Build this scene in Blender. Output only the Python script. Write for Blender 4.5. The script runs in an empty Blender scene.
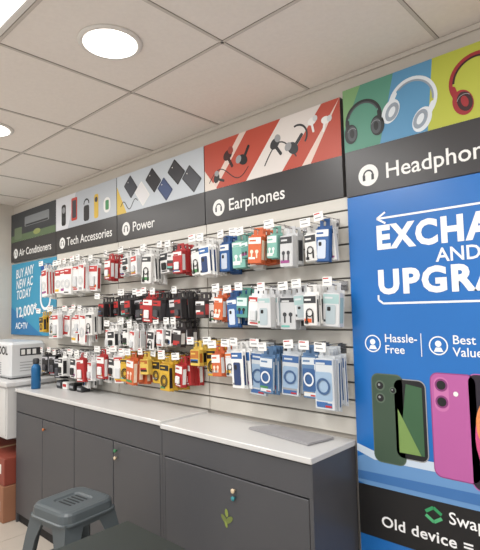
import bpy, math, random
from mathutils import Vector, Matrix
random.seed(11)
scn=bpy.context.scene
scn.view_settings.view_transform='Standard'
# ------------------------------------------------------------ materials
MATS={}
def srgb(c):
    return tuple(((x/255)/12.92 if x/255<=.04045 else (((x/255)+.055)/1.055)**2.4) for x in c)
def mat(name,rgb,rough=.5,metal=0,emit=0,noise=0,nscale=30,spec=.5,bump=0):
    if name in MATS: return MATS[name]
    m=bpy.data.materials.new(name); m.use_nodes=True
    nt=m.node_tree; n=nt.nodes["Principled BSDF"]
    c=srgb(rgb)+(1,)
    n.inputs["Base Color"].default_value=c
    n.inputs["Roughness"].default_value=rough
    n.inputs["Metallic"].default_value=metal
    n.inputs["Specular IOR Level"].default_value=spec
    if emit:
        n.inputs["Emission Color"].default_value=c; n.inputs["Emission Strength"].default_value=emit
    if noise or bump:
        tc=nt.nodes.new("ShaderNodeTexCoord"); nz=nt.nodes.new("ShaderNodeTexNoise")
        nz.inputs["Scale"].default_value=nscale; nz.inputs["Detail"].default_value=5
        nt.links.new(tc.outputs["Object"],nz.inputs["Vector"])
        if noise:
            mx=nt.nodes.new("ShaderNodeMix"); mx.data_type='RGBA'
            mx.inputs[6].default_value=tuple(max(0,x*(1-noise)) for x in c[:3])+(1,)
            mx.inputs[7].default_value=tuple(min(1,x*(1+noise)) for x in c[:3])+(1,)
            nt.links.new(nz.outputs["Fac"],mx.inputs[0]); nt.links.new(mx.outputs[2],n.inputs["Base Color"])
        if bump:
            b=nt.nodes.new("ShaderNodeBump"); b.inputs["Strength"].default_value=bump; b.inputs["Distance"].default_value=.002
            nt.links.new(nz.outputs["Fac"],b.inputs["Height"]); nt.links.new(b.outputs["Normal"],n.inputs["Normal"])
    MATS[name]=m; return m
def C(r,g,b,rough=.45):
    return mat("print_%d_%d_%d"%(r,g,b),(r,g,b),rough)
WHITE=C(232,232,230); BLACK=C(24,24,26); RED=C(180,42,42); BLUE=C(30,95,165); TEAL=C(110,180,170)
YEL=C(225,178,50); ORG=C(215,95,45); GREY=C(150,152,155); DK=C(50,52,56); LG=C(205,208,210)
# ------------------------------------------------------------ mesh builder
class MB:
    def __init__(s): s.v=[];s.f=[];s.m=[];s.mats=[];s.sm=[]
    def mi(s,m):
        if m not in s.mats: s.mats.append(m)
        return s.mats.index(m)
    def add(s,vs,fs,m,M=None,smooth=False):
        o=len(s.v); i=s.mi(m)
        for v in vs:
            v=Vector(v); s.v.append(tuple(M@v) if M else tuple(v))
        for f in fs: s.f.append([o+k for k in f]); s.m.append(i); s.sm.append(smooth)
    def box(s,x0,x1,y0,y1,z0,z1,m,M=None):
        vs=[(x,y,z) for x in(x0,x1) for y in(y0,y1) for z in(z0,z1)]
        s.add(vs,[(0,1,3,2),(4,6,7,5),(0,4,5,1),(2,3,7,6),(0,2,6,4),(1,5,7,3)],m,M)
    def bbox(s,x0,x1,y0,y1,z0,z1,m,r=.004,M=None):
        def ring(x0,x1,y0,y1,z,c): return [(x0+c,y0,z),(x1-c,y0,z),(x1,y0+c,z),(x1,y1-c,z),(x1-c,y1,z),(x0+c,y1,z),(x0,y1-c,z),(x0,y0+c,z)]
        vs=ring(x0+r,x1-r,y0+r,y1-r,z0,r*.5)+ring(x0,x1,y0,y1,z0+r,r)+ring(x0,x1,y0,y1,z1-r,r)+ring(x0+r,x1-r,y0+r,y1-r,z1,r*.5)
        fs=[tuple(range(7,-1,-1)),tuple(range(24,32))]
        for k in range(3):
            for i in range(8):
                j=(i+1)%8; fs.append((k*8+i,k*8+j,k*8+8+j,k*8+8+i))
        s.add(vs,fs,m,M)
    def poly(s,pts,y,m,M=None):       # pts in (x,z), facing -Y
        s.add([(p[0],y,p[1]) for p in pts],[tuple(range(len(pts)))],m,M)
    def rect(s,x0,x1,z0,z1,y,m,M=None): s.poly([(x0,z0),(x1,z0),(x1,z1),(x0,z1)],y,m,M)
    def disc(s,cx,cz,rx,rz,y,m,M=None,n=24,a=0):
        s.poly([(cx+rx*math.cos(t)*math.cos(a)-rz*math.sin(t)*math.sin(a),cz+rx*math.cos(t)*math.sin(a)+rz*math.sin(t)*math.cos(a)) for t in [2*math.pi*k/n for k in range(n)]],y,m,M)
    def arc(s,cx,cz,r0,r1,a0,a1,y,m,M=None,n=20,sx=1):
        vs=[];fs=[]
        for k in range(n+1):
            t=math.radians(a0+(a1-a0)*k/n)
            vs+=[(cx+sx*r0*math.cos(t),y,cz+r0*math.sin(t)),(cx+sx*r1*math.cos(t),y,cz+r1*math.sin(t))]
        for k in range(n): fs.append((2*k,2*k+1,2*k+3,2*k+2))
        s.add(vs,fs,m,M)
    def line(s,pts,w,y,m,M=None):
        for a,b in zip(pts[:-1],pts[1:]):
            d=Vector((b[0]-a[0],b[1]-a[1])); 
            if d.length==0: continue
            nrm=Vector((-d.y,d.x)).normalized()*w/2
            s.poly([(a[0]-nrm.x,a[1]-nrm.y),(b[0]-nrm.x,b[1]-nrm.y),(b[0]+nrm.x,b[1]+nrm.y),(a[0]+nrm.x,a[1]+nrm.y)],y,m,M)
    def rrect(s,x0,x1,z0,z1,r,y,m,M=None):
        pts=[]
        for cx,cz,a in((x1-r,z1-r,0),(x0+r,z1-r,90),(x0+r,z0+r,180),(x1-r,z0+r,270)):
            for k in range(6):
                t=math.radians(a+18*k); pts.append((cx+r*math.cos(t),cz+r*math.sin(t)))
        s.poly(pts,y,m,M)
    def lathe(s,prof,c,m,n=24,M=None,smooth=True):
        vs=[];fs=[]
        for r,z in prof:
            for k in range(n):
                t=2*math.pi*k/n; vs.append((c[0]+r*math.cos(t),c[1]+r*math.sin(t),c[2]+z))
        for i in range(len(prof)-1):
            for k in range(n):
                j=(k+1)%n; fs.append((i*n+k,i*n+j,i*n+n+j,i*n+n+k))
        fs.append(tuple(range((len(prof)-1)*n,len(prof)*n)));fs.append(tuple(range(n-1,-1,-1)))
        s.add(vs,fs,m,M,smooth)
    def rod(s,a,b,r,m,n=8,r2=None):
        a=Vector(a);b=Vector(b);d=(b-a); q=d.to_track_quat('Z','Y').to_matrix().to_4x4(); q.translation=a
        s.lathe([(r,0),(r2 or r,d.length)],(0,0,0),m,n,q)
    def text(s,body,x,z,size,y,m,bold=0,align='LEFT',width=None,slant=0,rot=0,sp=1):
        cu=bpy.data.curves.new("tx","FONT"); cu.body=body; cu.size=size; cu.align_x=align; cu.offset=bold*size; cu.shear=slant; cu.space_line=.85; cu.resolution_u=3; cu.space_character=sp
        ob=bpy.data.objects.new("tx",cu); scn.collection.objects.link(ob)
        bpy.context.view_layer.update()
        me=bpy.data.meshes.new_from_object(ob.evaluated_get(bpy.context.evaluated_depsgraph_get()))
        sx=1
        if width:
            xs=[v.co.x for v in me.vertices]; sx=width/(max(xs)-min(xs))
        cr,sr=math.cos(rot),math.sin(rot)
        vs=[(x+v.co.x*sx*cr-v.co.y*sr,y,z+v.co.x*sx*sr+v.co.y*cr) for v in me.vertices]
        s.add(vs,[tuple(p.vertices) for p in me.polygons],m)
        bpy.data.objects.remove(ob); bpy.data.curves.remove(cu); bpy.data.meshes.remove(me)
    def obj(s,name,parent=None):
        me=bpy.data.meshes.new(name); me.from_pydata(s.v,[],s.f)
        for m in s.mats: me.materials.append(m)
        me.polygons.foreach_set("material_index",s.m); me.polygons.foreach_set("use_smooth",s.sm); me.update()
        o=bpy.data.objects.new(name,me); scn.collection.objects.link(o)
        if parent: o.parent=parent
        return o
# ------------------------------------------------------------ room
WX0,WX1,WY0=-3.62,3.0,-4.6
CZ=2.574; FL=0
m_wall=mat("wall_paint_cream",(204,198,189),.7,noise=.04,nscale=6)
m_ceil=mat("ceiling_tile_mineral",(238,232,226),.9,noise=.05,nscale=60,bump=.3)
m_grid=mat("ceiling_grid_metal",(205,199,192),.6)
m_floor=mat("floor_tile_beige",(190,181,170),.3,noise=.08,nscale=8)
m_grout=mat("floor_grout",(120,112,104),.8)
b=MB(); b.box(WX0-.1,WX1+.1,0.0,.12,0,CZ+.1,m_wall); b.obj("wall_back")
b=MB(); b.box(WX0-.1,WX0,WY0,0,0,CZ+.1,m_wall); b.obj("wall_left")
b=MB(); b.box(WX1,WX1+.1,WY0,0,0,CZ+.1,m_wall); b.obj("wall_right")
b=MB(); b.box(WX0-.1,WX1+.1,WY0,.12,-.1,-.002,m_grout)
x=WX0
while x<WX1:
    y=0.0
    while y>WY0:
        b.box(x+.002,min(x+.598,WX1),max(y-.598,WY0),y-.002,-.01,0,m_floor); y-=.6
    x+=.6
b.obj("floor")
T=.614; TX0=-.182; TY0=-.594
b=MB(); b.box(WX0-.1,WX1+.1,WY0,.12,CZ+.003,CZ+.1,m_ceil)
gx=[TX0+T*i for i in range(-6,7) if WX0<TX0+T*i<WX1]; gy=[TY0+T*j for j in range(-7,2) if WY0<TY0+T*j<0]
m_gs=mat("ceiling_grid_gap",(140,133,126),.9)
for g in gx: b.box(g-.008,g+.008,WY0,0,CZ+.001,CZ+.0032,m_gs); b.box(g-.006,g+.006,WY0,0,CZ-.001,CZ+.0034,m_grid)
for g in gy: b.box(WX0,WX1,g-.008,g+.008,CZ+.0011,CZ+.0031,m_gs); b.box(WX0,WX1,g-.006,g+.006,CZ-.001,CZ+.0033,m_grid)
b.obj("ceiling")
b=MB(); b.box(WX0,WX1,-.012,0,CZ-.02,CZ,m_grid); b.obj("trim_1")
# lights
m_em=mat("led_diffuser",(255,252,245),.5,emit=4); m_rim=mat("light_trim_white",(225,222,218),.4)
def downlight(x,y,e=5.3):
    b=MB()
    n=32
    b.lathe([(.122,0),(.124,-.004),(.118,-.010),(.11,-.012),(.102,-.008)],(x,y,CZ+.003),m_rim,n)
    b.lathe([(.001,-.011),(.102,-.011),(.102,-.009)],(x,y,CZ+.003),m_em,n)
    o=b.obj("ceiling_downlight")
    l=bpy.data.lights.new("lamp",'AREA'); l.shape='DISK'; l.size=.2; l.energy=e; l.color=(1,.98,.96)
    lo=bpy.data.objects.new("lamp",l); scn.collection.objects.link(lo); lo.location=(x,y,CZ-.014); lo.parent=o
for i in (-2,-1,0,1,2):
    for j in (0,1,2):
        x=-.489+1.228*i; y=-.901-1.228*j
        if WX0+.2<x<WX1-.2: downlight(x,y)
def panel(x,y,e=13.5):
    b=MB(); b.box(x-.295,x+.295,y-.295,y+.295,CZ-.006,CZ+.003,m_rim); b.box(x-.27,x+.27,y-.27,y+.27,CZ-.008,CZ-.005,m_em)
    o=b.obj("ceiling_panel_light")
    l=bpy.data.lights.new("lamp",'AREA'); l.shape='SQUARE'; l.size=.52; l.energy=e; l.color=(1,.985,.97)
    lo=bpy.data.objects.new("lamp",l); scn.collection.objects.link(lo); lo.location=(x,y,CZ-.012); lo.parent=o
panel(-.489,-1.515); panel(-2.945,-1.515); panel(1.967,-1.515); panel(.74,-2.743)
w=bpy.data.worlds.new("World"); scn.world=w; w.use_nodes=True
w.node_tree.nodes["Background"].inputs[0].default_value=(1,.99,.98,1); w.node_tree.nodes["Background"].inputs[1].default_value=.95  # even white fill light, added; the rear side has no wall to admit it
# ------------------------------------------------------------ slatwall
m_slat=mat("slat_laminate",(208,205,197),.4,noise=.03,nscale=5); m_alu=mat("slat_groove_aluminium",(116,113,107),.5,metal=.2)
b=MB(); b.box(-2.7,.018,-.006,0,.977,2.0165,m_alu)
z=.98; 
while z<2.0:
    for k in range(3):
        x1=-.9*k-(.003 if k else -.016); x0=-.9*(k+1)+.003
        b.box(x0,x1,-.02,-.006,z,min(z+.067,2.016),m_slat)
    z+=.0755
b.obj("slatted_display_panel")
# ------------------------------------------------------------ category signs
PT,PB,PS=2.473,2.018,2.205
m_strip=C(50,49,51,.35)
def sign(x0,x1,title,draw,name="category_sign",y=-.028,top=PT,bot=PB):
    b=MB(); b.box(x0+.003,x1-.003,y,0,bot,top,m_strip)
    y1=y-.0008
    b.rect(x0+.003,x1-.003,PS,top,y1,WHITE)
    draw(b,x0,x1,PS,top,y1)
    ix=x0+.11; iz=bot+.078
    b.disc(ix,iz,.046,.046,y1,WHITE,n=32)
    b.arc(ix,iz,.017,.024,0,180,y1-.0006,DK); b.rect(ix-.026,ix-.014,iz-.022,iz+.002,y1-.0006,DK); b.rect(ix+.014,ix+.026,iz-.022,iz+.002,y1-.0006,DK)
    b.text(title,x0+.185,bot+.050,.092,y1-.0005,WHITE,bold=.009)
    return b.obj(name)
def headphone(b,cx,cz,s,y,mc,mi,ang=0):
    M=Matrix.Translation((cx,0,cz))@Matrix.Rotation(-ang,4,'Y')
    b.arc(0,.005*s,.062*s,.072*s,-5,185,y,mc,M,n=24)
    b.arc(0,.005*s,.057*s,.0625*s,20,160,y-.0003,mi,M,n=24)
    for sg in(-1,1):
        b.rrect(sg*.063*s-.008*s,sg*.063*s+.008*s,-.04*s,.02*s,.006*s,y-.0004,mc,M)
        b.disc(sg*.052*s,-.035*s,.026*s,.036*s,y-.0008,mc,M)
        b.disc(sg*.047*s,-.035*s,.019*s,.028*s,y-.0012,mi,M)
        b.disc(sg*.047*s,-.035*s,.009*s,.016*s,y-.0016,mc,M)
        b.arc(sg*.047*s,-.035*s,.019*s,.0205*s,30,150,y-.0018,GREY,M,n=10)
def hp_draw(b,x0,x1,z0,z1,y):
    l=C(176,182,66);w_=x1-.003
    b.poly([(x0+.003,z0),(x0+.17,z0),(x0+.24,z1),(x0+.003,z1)],y-.0004,C(82,142,122))
    b.poly([(x0+.003,z0+.1),(x0+.09,z1),(x0+.003,z1)],y-.0005,C(120,162,110))
    b.poly([(x0+.17,z0),(x0+.37,z0),(x0+.40,z1),(x0+.24,z1)],y-.0004,C(84,142,182))
    b.poly([(x0+.37,z0),(x0+.60,z0),(x0+.66,z1),(x0+.40,z1)],y-.0004,l)
    b.poly([(x0+.60,z0),(w_,z0),(w_,z1),(x0+.66,z1)],y-.0004,C(215,110,65))
    headphone(b,x0+.098,z0+.12,1.2,y-.001,C(28,32,34),C(70,75,80),.05)
    headphone(b,x0+.31,z0+.13,1.4,y-.001,C(215,222,228),C(140,152,165),-.5)
    headphone(b,x0+.56,z0+.14,1.4,y-.001,C(150,35,42),C(50,15,20),.3)
    headphone(b,x0+.80,z0+.14,1.2,y-.001,BLACK,GREY,0)
def bud(b,cx,cz,s,y,m,m2,ang):
    M=Matrix.Translation((cx,0,cz))@Matrix.Rotation(-ang,4,'Y')
    b.disc(0,0,.024*s,.018*s,y,m,M); b.disc(.02*s,.006*s,.013*s,.015*s,y-.0004,m2,M)
    b.rrect(-.009*s,.003*s,-.055*s,0,.005*s,y-.0004,m,M)
def curve_pts(f,n=18): return [f(k/n) for k in range(n+1)]
def ear_draw(b,x0,x1,z0,z1,y):
    o=C(184,76,58); b.rect(x0+.003,x1-.003,z0,z1,y-.0003,o)
    for a,wd,c in ((.02,.05,C(225,205,195)),(.30,.24,C(222,216,212)),(.66,.05,C(225,205,195))):
        b.poly([(x0+a+.02,z0),(x0+a+.02+wd,z0),(min(x0+a+.26+wd,x1-.003),z1),(min(x0+a+.26,x1-.003),z1)],y-.0006,c)
    b.poly([(x0+.003,z0),(x0+.10,z0),(x0+.003,z0+.12)],y-.0007,C(225,215,205))
    bud(b,x0+.19,z0+.17,1.5,y-.001,C(60,26,26),C(150,60,50),.5); bud(b,x0+.30,z0+.12,1.5,y-.001,BLACK,GREY,2.6); bud(b,x0+.10,z0+.06,1.2,y-.001,BLACK,GREY,1.2)
    b.line(curve_pts(lambda t:(x0+.04+.30*t,z0+.04+.05*math.sin(t*6)+.05*t)),.005,y-.0012,BLACK)
    bud(b,x0+.52,z0+.15,1.4,y-.001,DK,GREY,.6); bud(b,x0+.63,z0+.10,1.5,y-.001,DK,GREY,2.4)
    b.line(curve_pts(lambda t:(x0+.45+.20*t,z0+.05+.1*math.sin(t*3.1))),.007,y-.0012,DK)
    b.arc(x0+.66,z0+.15,.05,.06,-40,110,y-.0012,DK)
    bud(b,x0+.745,z0+.20,1.0,y-.001,WHITE,LG,.2); bud(b,x0+.82,z0+.185,1.0,y-.001,WHITE,LG,-.2)
def pow_draw(b,x0,x1,z0,z1,y):
    b.rect(x0+.003,x1-.003,z0,z1,y-.0003,C(196,204,212))
    b.poly([(x0+.003,z0),(x0+.12,z0),(x0+.003,z0+.2)],y-.0006,C(215,185,80))
    def slab(cx,cz,w,h,a,m,m2=None):
        M=Matrix.Translation((cx,0,cz))@Matrix.Rotation(-a,4,'Y')
        b.rrect(-w/2,w/2,-h/2,h/2,.008,y-.0009,m,M)
        b.rrect(-w/2+.008,w/2-.008,-h/2+.008,h/2-.008,.006,y-.0012,m2 or m,M)
        b.disc(0,h/2-.02,.004,.004,y-.0016,WHITE,M)
    slab(x0+.17,z0+.17,.10,.13,.7,C(40,44,52),C(60,64,74)); slab(x0+.30,z0+.10,.10,.14,.7,WHITE,C(225,225,228)); slab(x0+.42,z0+.165,.10,.14,.75,BLACK,C(38,38,44))
    slab(x0+.54,z0+.085,.09,.13,.75,C(45,60,95),C(60,78,120)); slab(x0+.65,z0+.17,.10,.14,.8,BLACK,C(50,50,56)); slab(x0+.79,z0+.10,.10,.15,.8,DK,C(70,72,80))
    b.line(curve_pts(lambda t:(x0+.05+.2*t,z0+.05+.03*math.sin(t*9))),.006,y-.0018,BLACK)
def tec_draw(b,x0,x1,z0,z1,y):
    b.rect(x0+.003,x1-.003,z0,z1,y-.0003,C(185,192,200))
    b.poly([(x0+.003,z0),(x0+.2,z0),(x0+.33,z1),(x0+.003,z1)],y-.0005,C(215,218,224))
    b.rrect(x0+.10,x0+.17,z0+.03,z0+.2,.02,y-.001,BLACK); b.disc(x0+.135,z0+.155,.026,.026,y-.0014,GREY); b.disc(x0+.135,z0+.08,.022,.022,y-.0014,DK)
    b.rrect(x0+.26,x0+.35,z0+.05,z0+.23,.012,y-.001,C(190,60,50)); b.rrect(x0+.275,x0+.335,z0+.07,z0+.21,.008,y-.0014,C(60,60,70))
    b.rrect(x0+.45,x0+.53,z0+.02,z0+.14,.02,y-.001,BLACK); b.arc(x0+.49,z0+.15,.03,.042,0,180,y-.001,BLACK)
    b.rrect(x0+.60,x0+.66,z0+.02,z0+.2,.02,y-.001,C(215,180,60)); b.disc(x0+.63,z0+.16,.02,.02,y-.0014,DK)
    b.rrect(x0+.73,x0+.82,z0+.04,z0+.15,.04,y-.001,WHITE); b.rrect(x0+.755,x0+.8,z0+.06,z0+.13,.01,y-.0014,C(60,140,85))
def ac_draw(b,x0,x1,z0,z1,y):
    b.rect(x0+.003,x1-.003,z0,z1,y-.0003,C(58,62,66))
    b.rect(x0+.003,x1-.003,z0,z0+.06,y-.0006,C(90,110,80))
    b.rrect(x0+.30,x0+.78,z0+.12,z0+.21,.015,y-.001,C(130,135,138)); b.rect(x0+.32,x0+.76,z0+.125,z0+.14,y-.0014,DK)
    b.rrect(x0+.08,x0+.24,z0+.02,z0+.13,.01,y-.001,C(105,120,95)); b.disc(x0+.55,z0+.05,.07,.025,y-.001,C(140,150,90))
sign(-3.6,-2.7,"Air Conditioners",ac_draw); sign(-2.7,-1.8,"Tech Accessories",tec_draw); sign(-1.8,-.9,"Power",pow_draw); sign(-.9,0,"Earphones",ear_draw)
sign(.02,.92,"Headphones",hp_draw,y=-.045,top=2.485,bot=2.006)
# ------------------------------------------------------------ exchange poster
PY=-.04
m_blue=mat("poster_blue",(30,106,182),.28,noise=.16,nscale=2.2)
b=MB(); b.box(.022,.95,PY,0,.04,2.004,m_blue); y=PY-.001
W=C(236,238,240,.35)
b.text("EXCHANGE",.150,1.768,.132,y,W,bold=.045,width=.72,sp=1.15)
b.text("AND",.475,1.694,.074,y,W,bold=.014,align='CENTER')
b.text("UPGRADE",.150,1.583,.132,y,W,bold=.045,width=.66,sp=1.15)
b.line([(.16,1.893),(.80,1.893)],.008,y,W); b.line([(.195,1.916),(.157,1.893),(.195,1.870)],.008,y-.0004,W); b.line([(.80,1.893),(.84,1.875),(.84,1.85)],.008,y-.0004,W)
b.line([(.15,1.575),(.15,1.555),(.17,1.54),(.82,1.54)],.008,y,W); b.line([(.78,1.565),(.822,1.54),(.78,1.515)],.008,y-.0004,W)
for cx,a,bb in((.115,"Hassle-","Free"),(.385,"Best","Value"),(.66,"Instant","Cash")):
    b.disc(cx,1.375,.036,.036,y,W); b.disc(cx,1.375,.031,.031,y-.0004,m_blue); b.disc(cx,1.382,.012,.012,y-.0008,W); b.poly([(cx-.018,1.352),(cx+.018,1.352),(cx+.010,1.368),(cx-.010,1.368)],y-.0008,W)
    b.text(a,cx+.052,1.383,.047,y,W,bold=.008); b.text(bb,cx+.052,1.338,.047,y,W,bold=.008)
b.rect(.318,.321,1.33,1.42,y,W); b.rect(.60,.603,1.33,1.42,y,W)
b.poly([(.022,.90),(.06,.915),(.95,.97),(.95,.79),(.06,.79),(.022,.80)],y,C(100,145,195)); b.poly([(.022,.955),(.10,.935),(.95,.94),(.95,.905),(.1,.90),(.022,.925)],y-.0004,C(195,210,226))
b.poly([(.022,.845),(.95,.865),(.95,.82),(.022,.81)],y-.0004,C(60,110,170))
def phone(x0,x1,z0,z1,m,mb,cams):
    b.rrect(x0-.004,x1+.004,z0-.004,z1+.004,.03,y-.001,mb); b.rrect(x0,x1,z0,z1,.027,y-.0014,m)
    for (cx,cz,r) in cams:
        b.disc(cx,cz,r,r,y-.0024,mb); b.disc(cx,cz,r*.72,r*.72,y-.0028,BLACK); b.disc(cx-.15*r,cz+.15*r,r*.25,r*.25,y-.0032,GREY)
phone(.20,.325,.93,1.235,BLACK,GREY,[])
b.poly([(.212,.95),(.313,.95),(.313,1.21),(.25,1.22)],y-.002,C(58,95,66)); b.poly([(.212,.95),(.3,.95),(.212,1.12)],y-.0022,C(120,150,84))
phone(.105,.235,.90,1.25,C(62,82,66),C(88,104,90),[(.14,1.205,.021),(.14,1.155,.021),(.195,1.19,.014)])
phone(.35,.51,.89,1.27,C(178,92,156),C(145,66,126),[])
b.rrect(.36,.415,1.13,1.258,.026,y-.0018,C(195,114,170))
for cz in(1.228,1.166): b.disc(.388,cz,.024,.024,y-.0024,C(130,56,115)); b.disc(.388,cz,.017,.017,y-.0028,BLACK)
b.disc(.44,1.2,.009,.009,y-.0024,WHITE)
phone(.485,.66,.87,1.275,C(34,26,40),C(175,95,160),[])
b.disc(.575,1.05,.075,.14,y-.002,C(200,80,130)); b.disc(.555,1.10,.05,.09,y-.0023,C(225,140,85)); b.disc(.585,1.02,.03,.06,y-.0026,C(110,60,170))
b.disc(.575,1.245,.012,.006,y-.0024,BLACK)
b.poly([(.022,.792),(.95,.80),(.95,.59),(.022,.59)],y-.001,C(22,22,24)); 
b.line([(.305,.748),(.335,.768),(.365,.748)],.012,y-.0016,C(50,150,95)); b.line([(.305,.735),(.335,.715),(.365,.735)],.012,y-.0016,C(80,175,120))
b.text("Swap & Save",.39,.725,.062,y-.0016,W,bold=.008)
b.text("Old device = Massive savings",.120,.643,.058,y-.0016,W,bold=.018,width=.79,sp=1.05)
b.obj("exchange_offer_poster")
# ------------------------------------------------------------ blue AC poster
b=MB(); b.box(-3.6,-2.705,-.02,0,1.345,2.0,C(48,142,178)); y=-.021
b.poly([(-3.6,1.345),(-2.95,1.345),(-3.6,1.6)],y,C(30,112,165))
b.text("BUY ANY\nNEW AC\nTODAY",-3.50,1.86,.115,y-.0005,W,bold=.015,slant=.2,width=.38,rot=.08); b.text("12,000*",-3.50,1.50,.13,y-.0005,W,bold=.02,width=.42,rot=.08); b.text("AC+TV",-3.50,1.40,.08,y-.0005,W,bold=.02)
b.arc(-2.90,1.66,.075,.10,180,360,y-.0006,W,sx=1); b.rect(-3.0,-2.975,1.66,1.86,y-.0006,W); b.rect(-2.825,-2.80,1.66,1.86,y-.0006,W)
b.disc(-2.9,1.45,.07,.05,y-.0006,C(220,222,224)); b.rect(-2.99,-2.8,1.905,1.95,y-.0006,C(20,80,150))
b.obj("air_conditioner_offer_poster")
# ------------------------------------------------------------ hanging accessories
m_chrome=mat("hook_chrome",(170,170,172),.25,metal=1)
STY={ # w,h,d, body, header, feature
'w':(.078,.19,.018,WHITE,RED,'coil',LG),'W':(.078,.17,.03,C(228,228,228),C(190,62,60),'plug',LG),
'k':(.075,.15,.035,WHITE,DK,'plug',BLACK),'K':(.07,.14,.04,C(42,40,42),RED,'plug',C(70,70,74)),'j':(.075,.13,.035,C(55,50,52),C(220,220,220),'bar',C(170,50,50)),
'r':(.075,.15,.03,C(170,42,44),WHITE,'plug',C(225,225,225)),'b':(.085,.19,.02,C(48,92,150),WHITE,'phone',C(200,210,225)),'B':(.08,.18,.02,WHITE,C(50,100,160),'phone',C(40,62,105)),
't':(.075,.15,.035,C(125,180,168),WHITE,'bud',WHITE),'T':(.07,.13,.035,C(84,145,135),C(205,225,220),'bud',BLACK),
'y':(.08,.15,.028,C(205,165,50),BLACK,'coil',C(60,50,30)),'Y':(.08,.13,.03,C(216,186,88),C(180,110,45),'bar',BLACK),
'o':(.075,.15,.03,C(200,98,55),WHITE,'bud',C(235,215,195)),'g':(.08,.17,.035,C(196,198,200),DK,'bud',C(60,62,66)),'G':(.08,.16,.035,C(206,208,210),C(160,190,190),'phone',C(170,184,190)),
'c':(.095,.225,.016,C(200,206,211),C(60,100,155),'ring',C(64,94,135)),'d':(.075,.15,.035,C(30,30,33),C(190,190,195),'plug',C(75,75,80)),
'C':(.095,.225,.016,C(88,122,160),C(205,212,218),'ring',C(215,220,226)),
'p':(.078,.16,.022,C(120,122,128),WHITE,'phone',C(40,42,48)),'q':(.07,.12,.03,C(180,170,200),WHITE,'bar',DK),
'm':(.08,.18,.02,C(222,222,220),C(50,52,56),'cable',BLACK),'n':(.075,.17,.02,C(215,218,220),C(215,120,60),'cable',C(60,62,66)),
}
ACC=[RED,BLUE,YEL,ORG,TEAL,DK,WHITE,GREY,C(70,130,80),C(150,70,130)]
def pack(b,M,st,full=True,sc=1):
    w_,h,d,body,hd,ft,fc=STY[st]; w_*=sc;h*=sc
    tab=.028
    b.box(-w_/2,w_/2,-.001,.001,-h,-tab+.012,body,M)
    for s in(-1,1): b.box(s*.016-.010,s*.016+.010,-.001,.001,-tab+.012,.008,body,M)
    b.box(-.026,.026,-.001,.001,.006,.016,body,M)
    b.bbox(-w_/2+.002,w_/2-.002,-d,-.001,-h+.003,-tab,body,.003,M)
    yf=-d-.0008
    hh_=random.choice((.02,.03,.04))
    b.rect(-w_/2+.005,w_/2-.005,-tab-.006-hh_,-tab-.006,yf,hd,M)
    for s in(-1,1):
        xs=s*(w_/2-.0015); b.add([(xs,-d+.004,-h+.02),(xs,-.004,-h+.02),(xs,-.004,-tab-.02),(xs,-d+.004,-tab-.02)],[(0,1,2,3)],random.choice((hd,body,fc)),M)
    if not full: return
    a=random.choice(ACC); zz=-h+random.uniform(.012,.03); b.rect(-w_*.4,random.uniform(0,w_*.4),zz,zz+random.uniform(.008,.02),yf-.0004,a,M)
    cz=-tab-.04-(h-tab-.045)/2; hh=(h-tab-.05)
    if ft=='coil':
        r=min(w_,hh)*.36
        b.arc(0,cz,r*.72,r,0,360,yf-.003,fc,M,n=16); b.arc(0,cz,r*.45,r*.6,0,360,yf-.003,fc,M,n=16)
    elif ft=='cable':
        r=w_*.26
        b.arc(0,cz+hh*.1,r*.72,r,0,360,yf-.003,fc,M,n=16); b.box(-r,-r*.7,yf-.004,yf,cz-hh*.4,cz+hh*.1,fc,M); b.box(r*.7,r,yf-.004,yf,cz-hh*.4,cz+hh*.1,fc,M); b.box(-r*1.2,-r*.5,yf-.006,yf,cz-hh*.45,cz-hh*.3,fc,M)
    elif ft=='plug':
        b.bbox(-w_*.24,w_*.24,yf-.012,yf,cz-hh*.3,cz+hh*.25,fc,.004,M); b.rect(-w_*.3,w_*.3,cz-hh*.46,cz-hh*.38,yf-.0006,hd,M)
    elif ft=='bud':
        for s in(-1,1):
            b.disc(s*w_*.18,cz+hh*.12,w_*.12,w_*.12,yf-.0008,fc,M,n=12); b.rrect(s*w_*.18-.004,s*w_*.18+.004,cz-hh*.25,cz+hh*.1,.003,yf-.001,fc,M)
    elif ft=='phone':
        b.rrect(-w_*.28,w_*.28,cz-hh*.42,cz+hh*.42,.008,yf-.0008,fc,M); b.rrect(-w_*.2,0,cz+hh*.15,cz+hh*.33,.004,yf-.0014,BLACK,M)
    elif ft=='bar':
        b.rect(-w_*.35,w_*.35,cz-hh*.2,cz+hh*.1,yf-.0006,fc,M)
    elif ft=='ring':
        b.rrect(-w_*.42,w_*.42,cz-hh*.30,cz+hh*.42,.01,yf-.0003,C(150,175,200) if fc is not STY['C'][6] else C(52,90,140),M)
        r=w_*.34; b.arc(0,cz+.01,r*.72,r,0,360,yf-.004,fc,M,n=20); b.rect(-w_*.38,w_*.38,cz-hh*.47,cz-hh*.35,yf-.0006,hd,M); b.rect(w_*.05,w_*.36,cz-hh*.46,cz-hh*.41,yf-.001,RED,M)
    b.rect(-w_*.36,w_*.1,-tab-.025,-tab-.017,yf-.0006,body,M)
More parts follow.
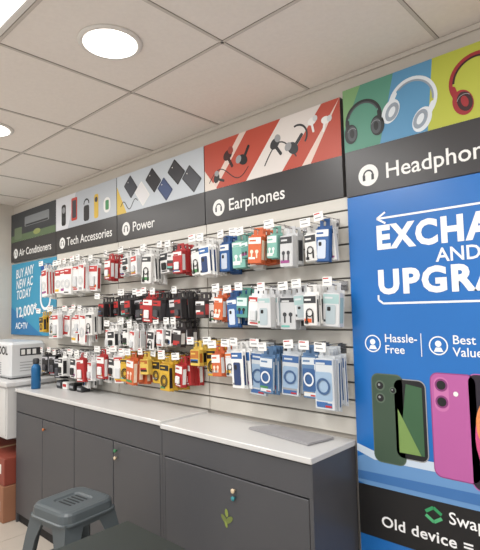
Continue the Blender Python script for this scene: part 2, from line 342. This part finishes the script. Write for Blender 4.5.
def hooks(name,z,items,tags=True,L=.17,S=1,J=.010):
    b=MB()
    for it in items:
        x,st=it[0]+random.uniform(-J,J),it[1]; zz=z+(it[2] if len(it)>2 else 0)+random.uniform(-.010,.010); sc=S*(it[3] if len(it)>3 else 1)*random.uniform(.84,1.12)
        LL=L*random.choice((.75,.95,1,1.1))
        b.box(x-.02,x+.02,-.027,-.0205,zz-.02,zz+.02,m_chrome)
        b.rod((x,-.021,zz),(x,-.02-LL,zz+.004),.003,m_chrome,6); b.rod((x,-.02-LL,zz+.004),(x,-.024-LL,zz+.016),.003,m_chrome,6)
        if random.random()<.8:
            b.rod((x,-.021,zz+.022),(x,-.025-LL,zz+.022),.002,m_chrome,6)
            M=Matrix.Translation((x,-.03-LL,zz+.006))@Matrix.Rotation(random.uniform(-.2,.2),4,'Z')@Matrix.Rotation(random.uniform(-.08,.08),4,'Y')
            b.box(-.026,.026,-.001,.001,-.008,.030,WHITE,M); b.rect(-.022,.008,.021,.026,-.0016,random.choice((C(190,50,50),GREY,DK)),M); b.rect(-.018,.014,.003,.008,-.0016,GREY,M)
        d=STY[st][2]+.006; yy=-.02-LL+.014+STY[st][2]; n=min(5,int((LL-.02)/d)); n=max(1,n-random.choice((0,0,0,1)))
        s2=random.choice([st,st,st,random.choice(('k','W','K','g','m'))])
        for k in range(n):
            M=Matrix.Translation((x+random.uniform(-.008,.008),yy+k*d,zz-.004))@Matrix.Rotation(random.uniform(-.16,.16),4,'Z')@Matrix.Rotation(random.uniform(-.08,.08),4,'Y')
            pack(b,M,st if (k==0 or STY[s2][2]>STY[st][2]) else s2,k<2,sc*(random.uniform(.92,1.06) if k else 1))
    return b.obj(name)
def seq(x0,dx,s): return [(x0+dx*i,c) for i,c in enumerate(s) if c!=' ']
# row 1
hooks("hanging_cable_packs",1.90,seq(-2.56,.09,"wwwwwWwW"),S=1.15)
hooks("hanging_charger_packs",1.90,seq(-1.74,.083,"krWkWkmkjr"))
hooks("hanging_earphone_boxes",1.895,seq(-.83,.088,"mBbtTotgm")+[(-.055,'b',0,.92)],J=.006)
# row 2
hooks("hanging_cable_packs",1.545,[(-2.66,'y')]+seq(-2.56,.09,"wmWwwWwm"),S=1.15)
hooks("hanging_charger_packs",1.63,seq(-1.74,.084,"KKjKdKrKjK"))
hooks("hanging_earphone_boxes",1.62,seq(-.82,.080,"jmobTWGgGmG"),J=.005)
# row 2b (small)
hooks("hanging_adapter_packs",1.452,seq(-1.74,.084,"WkdkW mWkj"),S=.88)
# row 3
hooks("hanging_power_adapter_packs",1.235,seq(-2.58,.094,"dddkdkrW"),S=1.1)
hooks("hanging_battery_packs",1.275,seq(-1.74,.084,"rkWyoYyYyr"),S=1.1)
hooks("hanging_data_cable_packs",1.35,seq(-.85,.082,"Yyon")+[(-.535,'B',0,1.15),(-.44,'c'),(-.34,'C'),(-.235,'c'),(-.13,'C'),(-.04,'c')],J=.004)
# ------------------------------------------------------------ counters
m_cab=mat("cabinet_laminate_grey",(74,75,79),.38,noise=.06,nscale=4); m_cabd=mat("cabinet_gap_dark",(22,22,24),.7); m_top=mat("countertop_white_laminate",(204,204,203),.25,noise=.03,nscale=5)
m_knob=mat("knob_cream",(215,195,165),.4)
def cabinet(x0,x1,top,doors,name="display_counter_cabinet"):
    b=MB(); Y=-.348
    b.box(x0+.003,x1-.003,Y+.018,-.028,.0,top-.027,m_cabd)
    b.box(x0,x0+.018,Y+.0,-.026,0,top-.025,m_cab); b.box(x1-.018,x1,Y,-.026,0,top-.025,m_cab)
    b.bbox(x0-.004,x1+.004,Y-.012,-.026,top-.025,top,m_top,.003)
    for a,c in doors['dr']: b.bbox(a+.003,c-.003,Y-.002,Y+.017,.806,top-.03,m_cab,.002)
    for a,c in doors['do']: b.bbox(a+.003,c-.003,Y-.002,Y+.017,.07,.80,m_cab,.002)
    b.box(x0+.02,x1-.02,Y+.03,-.03,0,.07,m_cabd)
    for x,z,m in doors['kn']:
        M=Matrix.Translation((x,Y-.002,z))@Matrix.Rotation(math.pi/2,4,'X')
        b.lathe([(.005,0),(.005,.010),(.010,.012),(.010,.016),(.007,.018)],(0,0,0),m,16,M)
    for x,z,c in doors['st']:
        b.disc(x,z,.012,.026,Y-.004,c,n=10,a=.9); b.disc(x+.03,z+.004,.012,.026,Y-.0042,c,n=10,a=-.9); b.disc(x+.014,z+.03,.01,.018,Y-.0044,C(130,145,70),n=10,a=.1); b.disc(x+.01,z-.02,.008,.014,Y-.0044,C(130,145,70),n=10,a=.4)
    return b.obj(name)
cabinet(-2.672,-.91,.975,dict(dr=[(-2.672,-1.80),(-1.80,-.91)],do=[(-2.654,-2.24),(-2.24,-1.80),(-1.80,-1.355),(-1.355,-.928)],
   kn=[(-2.20,.74,C(190,110,60)),(-1.32,.755,C(60,130,85)),(-1.32,.715,m_knob)],st=[]))
cabinet(-.908,.004,.962,dict(dr=[(-.908,.004)],do=[(-.89,-.014)],kn=[(-.405,.748,m_knob),(-.405,.716,C(50,130,140))],st=[(-.47,.61,C(112,124,66))]))
# paper sheets
m_pap=mat("paper_grey",(158,157,160),.5,noise=.2,nscale=25)
b=MB()
for k,(dx,dy) in enumerate(((0,0),(.006,-.004),(.002,.003))):
    q=[(-.48,-.17),(-.42,-.055),(-.07,-.08),(-.10,-.23)]; z0=.9625+.003*k
    vs=[(p[0]+dx,p[1]+dy,z0) for p in q]+[(p[0]+dx,p[1]+dy,z0+.0028) for p in q]
    b.add(vs,[(3,2,1,0),(4,5,6,7),(0,1,5,4),(1,2,6,5),(2,3,7,6),(3,0,4,7)],m_pap)
b.obj("paper_sheets")
# water bottle
b=MB(); mb_=mat("bottle_blue",(30,98,150),.3,metal=.3)
b.lathe([(.030,0),(.034,.004),(.034,.15),(.030,.165),(.020,.178),(.019,.186)],(-2.52,-.27,.976),mb_)
b.lathe([(.022,.184),(.023,.188),(.023,.215),(.019,.222),(.010,.224)],(-2.52,-.27,.976),DK)
b.obj("water_bottle")
b=MB()
for x,c,h in((-2.42,DK,.07),(-2.33,WHITE,.065),(-2.23,BLACK,.06),(-2.12,DK,.05)): b.bbox(x,x+.07,-.16,-.09,.9755,.9755+h*.8,c,.004); b.rect(x+.01,x+.06,.975+h*.3,.975+h*.6,-.161,RED if c is WHITE else GREY)
b.obj("small_product_boxes")
# ------------------------------------------------------------ left corner: desk, AC unit, cartons
m_desk=mat("desk_white",(208,208,208),.35)
b=MB(); b.bbox(-3.58,-2.69,-.42,-.03,.985,1.02,m_desk,.005); b.box(-3.56,-2.71,-.40,-.04,.60,.985,m_desk)
b.bbox(-3.54,-3.15,-.408,-.40,.62,.97,m_desk,.003); b.bbox(-3.12,-2.73,-.408,-.40,.62,.97,m_desk,.003); b.box(-3.40,-3.28,-.414,-.406,.88,.9,DK); b.box(-2.99,-2.87,-.414,-.406,.88,.9,DK)
for y in(-.40,-.08): b.box(-3.56,-3.52,y,y+.04,0,.6,m_desk)
b.box(-2.76,-2.72,-.08,-.04,0,.6,m_desk)
b.obj("white_desk")
b=MB(); b.bbox(-3.5,-2.83,-.34,-.05,1.03,1.31,mat("ac_plastic_white",(212,214,216),.3),.02)
for x in(-3.45,-2.9): b.box(x,x+.04,-.32,-.08,1.02,1.035,DK)
for k in range(7): b.box(-3.46,-2.99,-.343,-.338,1.06+.014*k,1.066+.014*k,GREY)
b.text("COOL",-3.12,1.215,.09,-.3415,BLACK,bold=.03)
Ms=Matrix.Translation((-2.8285,-.28,0))@Matrix.Rotation(math.pi/2,4,'Z')
b.rect(.02,.19,1.20,1.26,0,DK,Ms); b.rect(.03,.06,1.21,1.25,-.0005,WHITE,Ms); b.rect(.075,.105,1.21,1.25,-.0005,WHITE,Ms); b.rect(.12,.15,1.21,1.25,-.0005,WHITE,Ms)
for k in range(4): b.rect(.02,.19,1.08+.022*k,1.086+.022*k,0,GREY,Ms)
b.obj("air_conditioner_unit")
m_cart=mat("carton_brown",(150,104,78),.7,noise=.1,nscale=10); m_cr=mat("carton_red",(140,66,52),.5)
def carton(x0,x1,y0,y1,z0,z1,m):
    b=MB(); b.bbox(x0,x1,y0,y1,z0,z1,m,.004); b.box((x0+x1)/2-.02,(x0+x1)/2+.02,y0-.001,y1+.001,z0+.05,z1+.001,C(195,172,135)); b.rect(x1-.2,x1-.05,z0+.08,z0+.15,y0-.001,WHITE); b.obj("cardboard_carton")
carton(-3.45,-2.70,-.43,-.10,0,.26,m_cart); carton(-3.42,-2.71,-.42,-.12,.262,.46,m_cr)
# ------------------------------------------------------------ plastic stool
m_st=mat("stool_plastic_grey",(76,84,88),.38,noise=.06,nscale=6)
m_hole=mat("stool_slot_shadow",(34,38,39),.8)
def stool(cx,cy,H,S,ang,name="plastic_stool"):
    b=MB(); M=Matrix.Translation((cx,cy,0))@Matrix.Rotation(ang,4,'Z')
    def ring(h,r,z,n=6):
        pts=[]
        for sx,sy,a in((1,1,0),(-1,1,90),(-1,-1,180),(1,-1,270)):
            for k in range(n):
                t=math.radians(a+90*k/(n-1)); pts.append((sx*(h-r)+r*math.cos(t),sy*(h-r)+r*math.sin(t),z))
        return pts
    h=S/2
    prof=[(h-.075,.02,H-.008),(h-.068,.024,H-.001),(h-.02,.045,H),(h-.007,.05,H-.004),(h,.052,H-.014),(h+.004,.054,H-.045),(h+.010,.056,H-.049),(h+.010,.056,H-.056),(h,.054,H-.056),(h-.01,.05,H-.02)]
    vs=[];n=24
    for hh,r,z in prof: vs+=ring(hh,r,z)
    fs=[tuple(range(n))]
    for i in range(len(prof)-1):
        for k in range(n): j=(k+1)%n; fs.append((i*n+k,i*n+n+k,i*n+n+j,i*n+j))
    fs.append(tuple((len(prof)-1)*n+k for k in range(n)))
    b.add(vs,fs,m_st,M,False)
    for k in range(-2,3): b.box(-.045,.045,k*.022-.004,k*.022+.004,H-.009,H-.0065,m_hole,M)
    top=h-.006; bot=h+.085; zt=H-.05
    for sx in(-1,1):
        for sy in(-1,1):
            def Lp(o,w,t,z): return [(sx*(o),sy*(o),z),(sx*(o-w),sy*o,z),(sx*(o-w),sy*(o-t),z),(sx*(o-t),sy*(o-t),z),(sx*(o-t),sy*(o-w),z),(sx*o,sy*(o-w),z)]
            vs=Lp(top,.10,.007,zt)+Lp(top+(bot-top)*.2,.075,.007,zt-.1)+Lp(bot,.055,.008,0)
            fs=[(0,1,2,3,4,5),(17,16,15,14,13,12)]
            for q in(0,6):
                for k in range(6): j=(k+1)%6; fs.append((q+k,q+6+k,q+6+j,q+j))
            b.add(vs,fs,m_st,M)
    for fr,hh in((.62,.028),(.12,.02)):
        zr=zt*fr; o=bot+(top-bot)*fr-.004
        for s in(-1,1):
            b.box(-o,o,s*o-.004,s*o+.004,zr-hh/2,zr+hh/2,m_st,M); b.box(s*o-.004,s*o+.004,-o,o,zr-hh/2,zr+hh/2,m_st,M)
    for s in(-1,1):
        b.box(-top,top,s*top-.003,s*top+.003,zt-.03,zt+.004,m_st,M); b.box(s*top-.003,s*top+.003,-top,top,zt-.03,zt+.004,m_st,M)
    return b.obj(name)
stool(-1.08,-.74,.665,.275,.12)
# ------------------------------------------------------------ dark table
b=MB(); m_dt=mat("table_dark_green",(32,40,38),.5,noise=.05,nscale=3)
b.bbox(-.47,.25,-1.5,-.85,.742,.77,m_dt,.006); 
for x in(-.43,.17):
    for y in(-1.46,-.93): b.box(x,x+.04,y,y+.04,0,.742,DK)
b.box(-.40,.19,-.925,-.91,.67,.742,DK); b.box(-.40,.19,-1.45,-1.435,.67,.742,DK)
b.obj("dark_table")
# ------------------------------------------------------------ camera
yaw,pi_,ro,f=.7468,.0700,-.0242,482.4
F=Vector((-math.sin(yaw)*math.cos(pi_),math.cos(yaw)*math.cos(pi_),math.sin(pi_))); R=Vector((math.cos(yaw),math.sin(yaw),0)); U=R.cross(F)
R2=R*math.cos(ro)+U*math.sin(ro); U2=-R*math.sin(ro)+U*math.cos(ro)
cd=bpy.data.cameras.new("camera"); cam=bpy.data.objects.new("camera",cd); scn.collection.objects.link(cam)
Mx=Matrix((R2,U2,-F)).transposed().to_4x4(); Mx.translation=Vector((1.0901,-1.8984,1.5322)); cam.matrix_world=Mx
cd.sensor_fit='HORIZONTAL'; cd.sensor_width=36; cd.lens=f/480*36; cd.clip_start=.05
scn.camera=cam
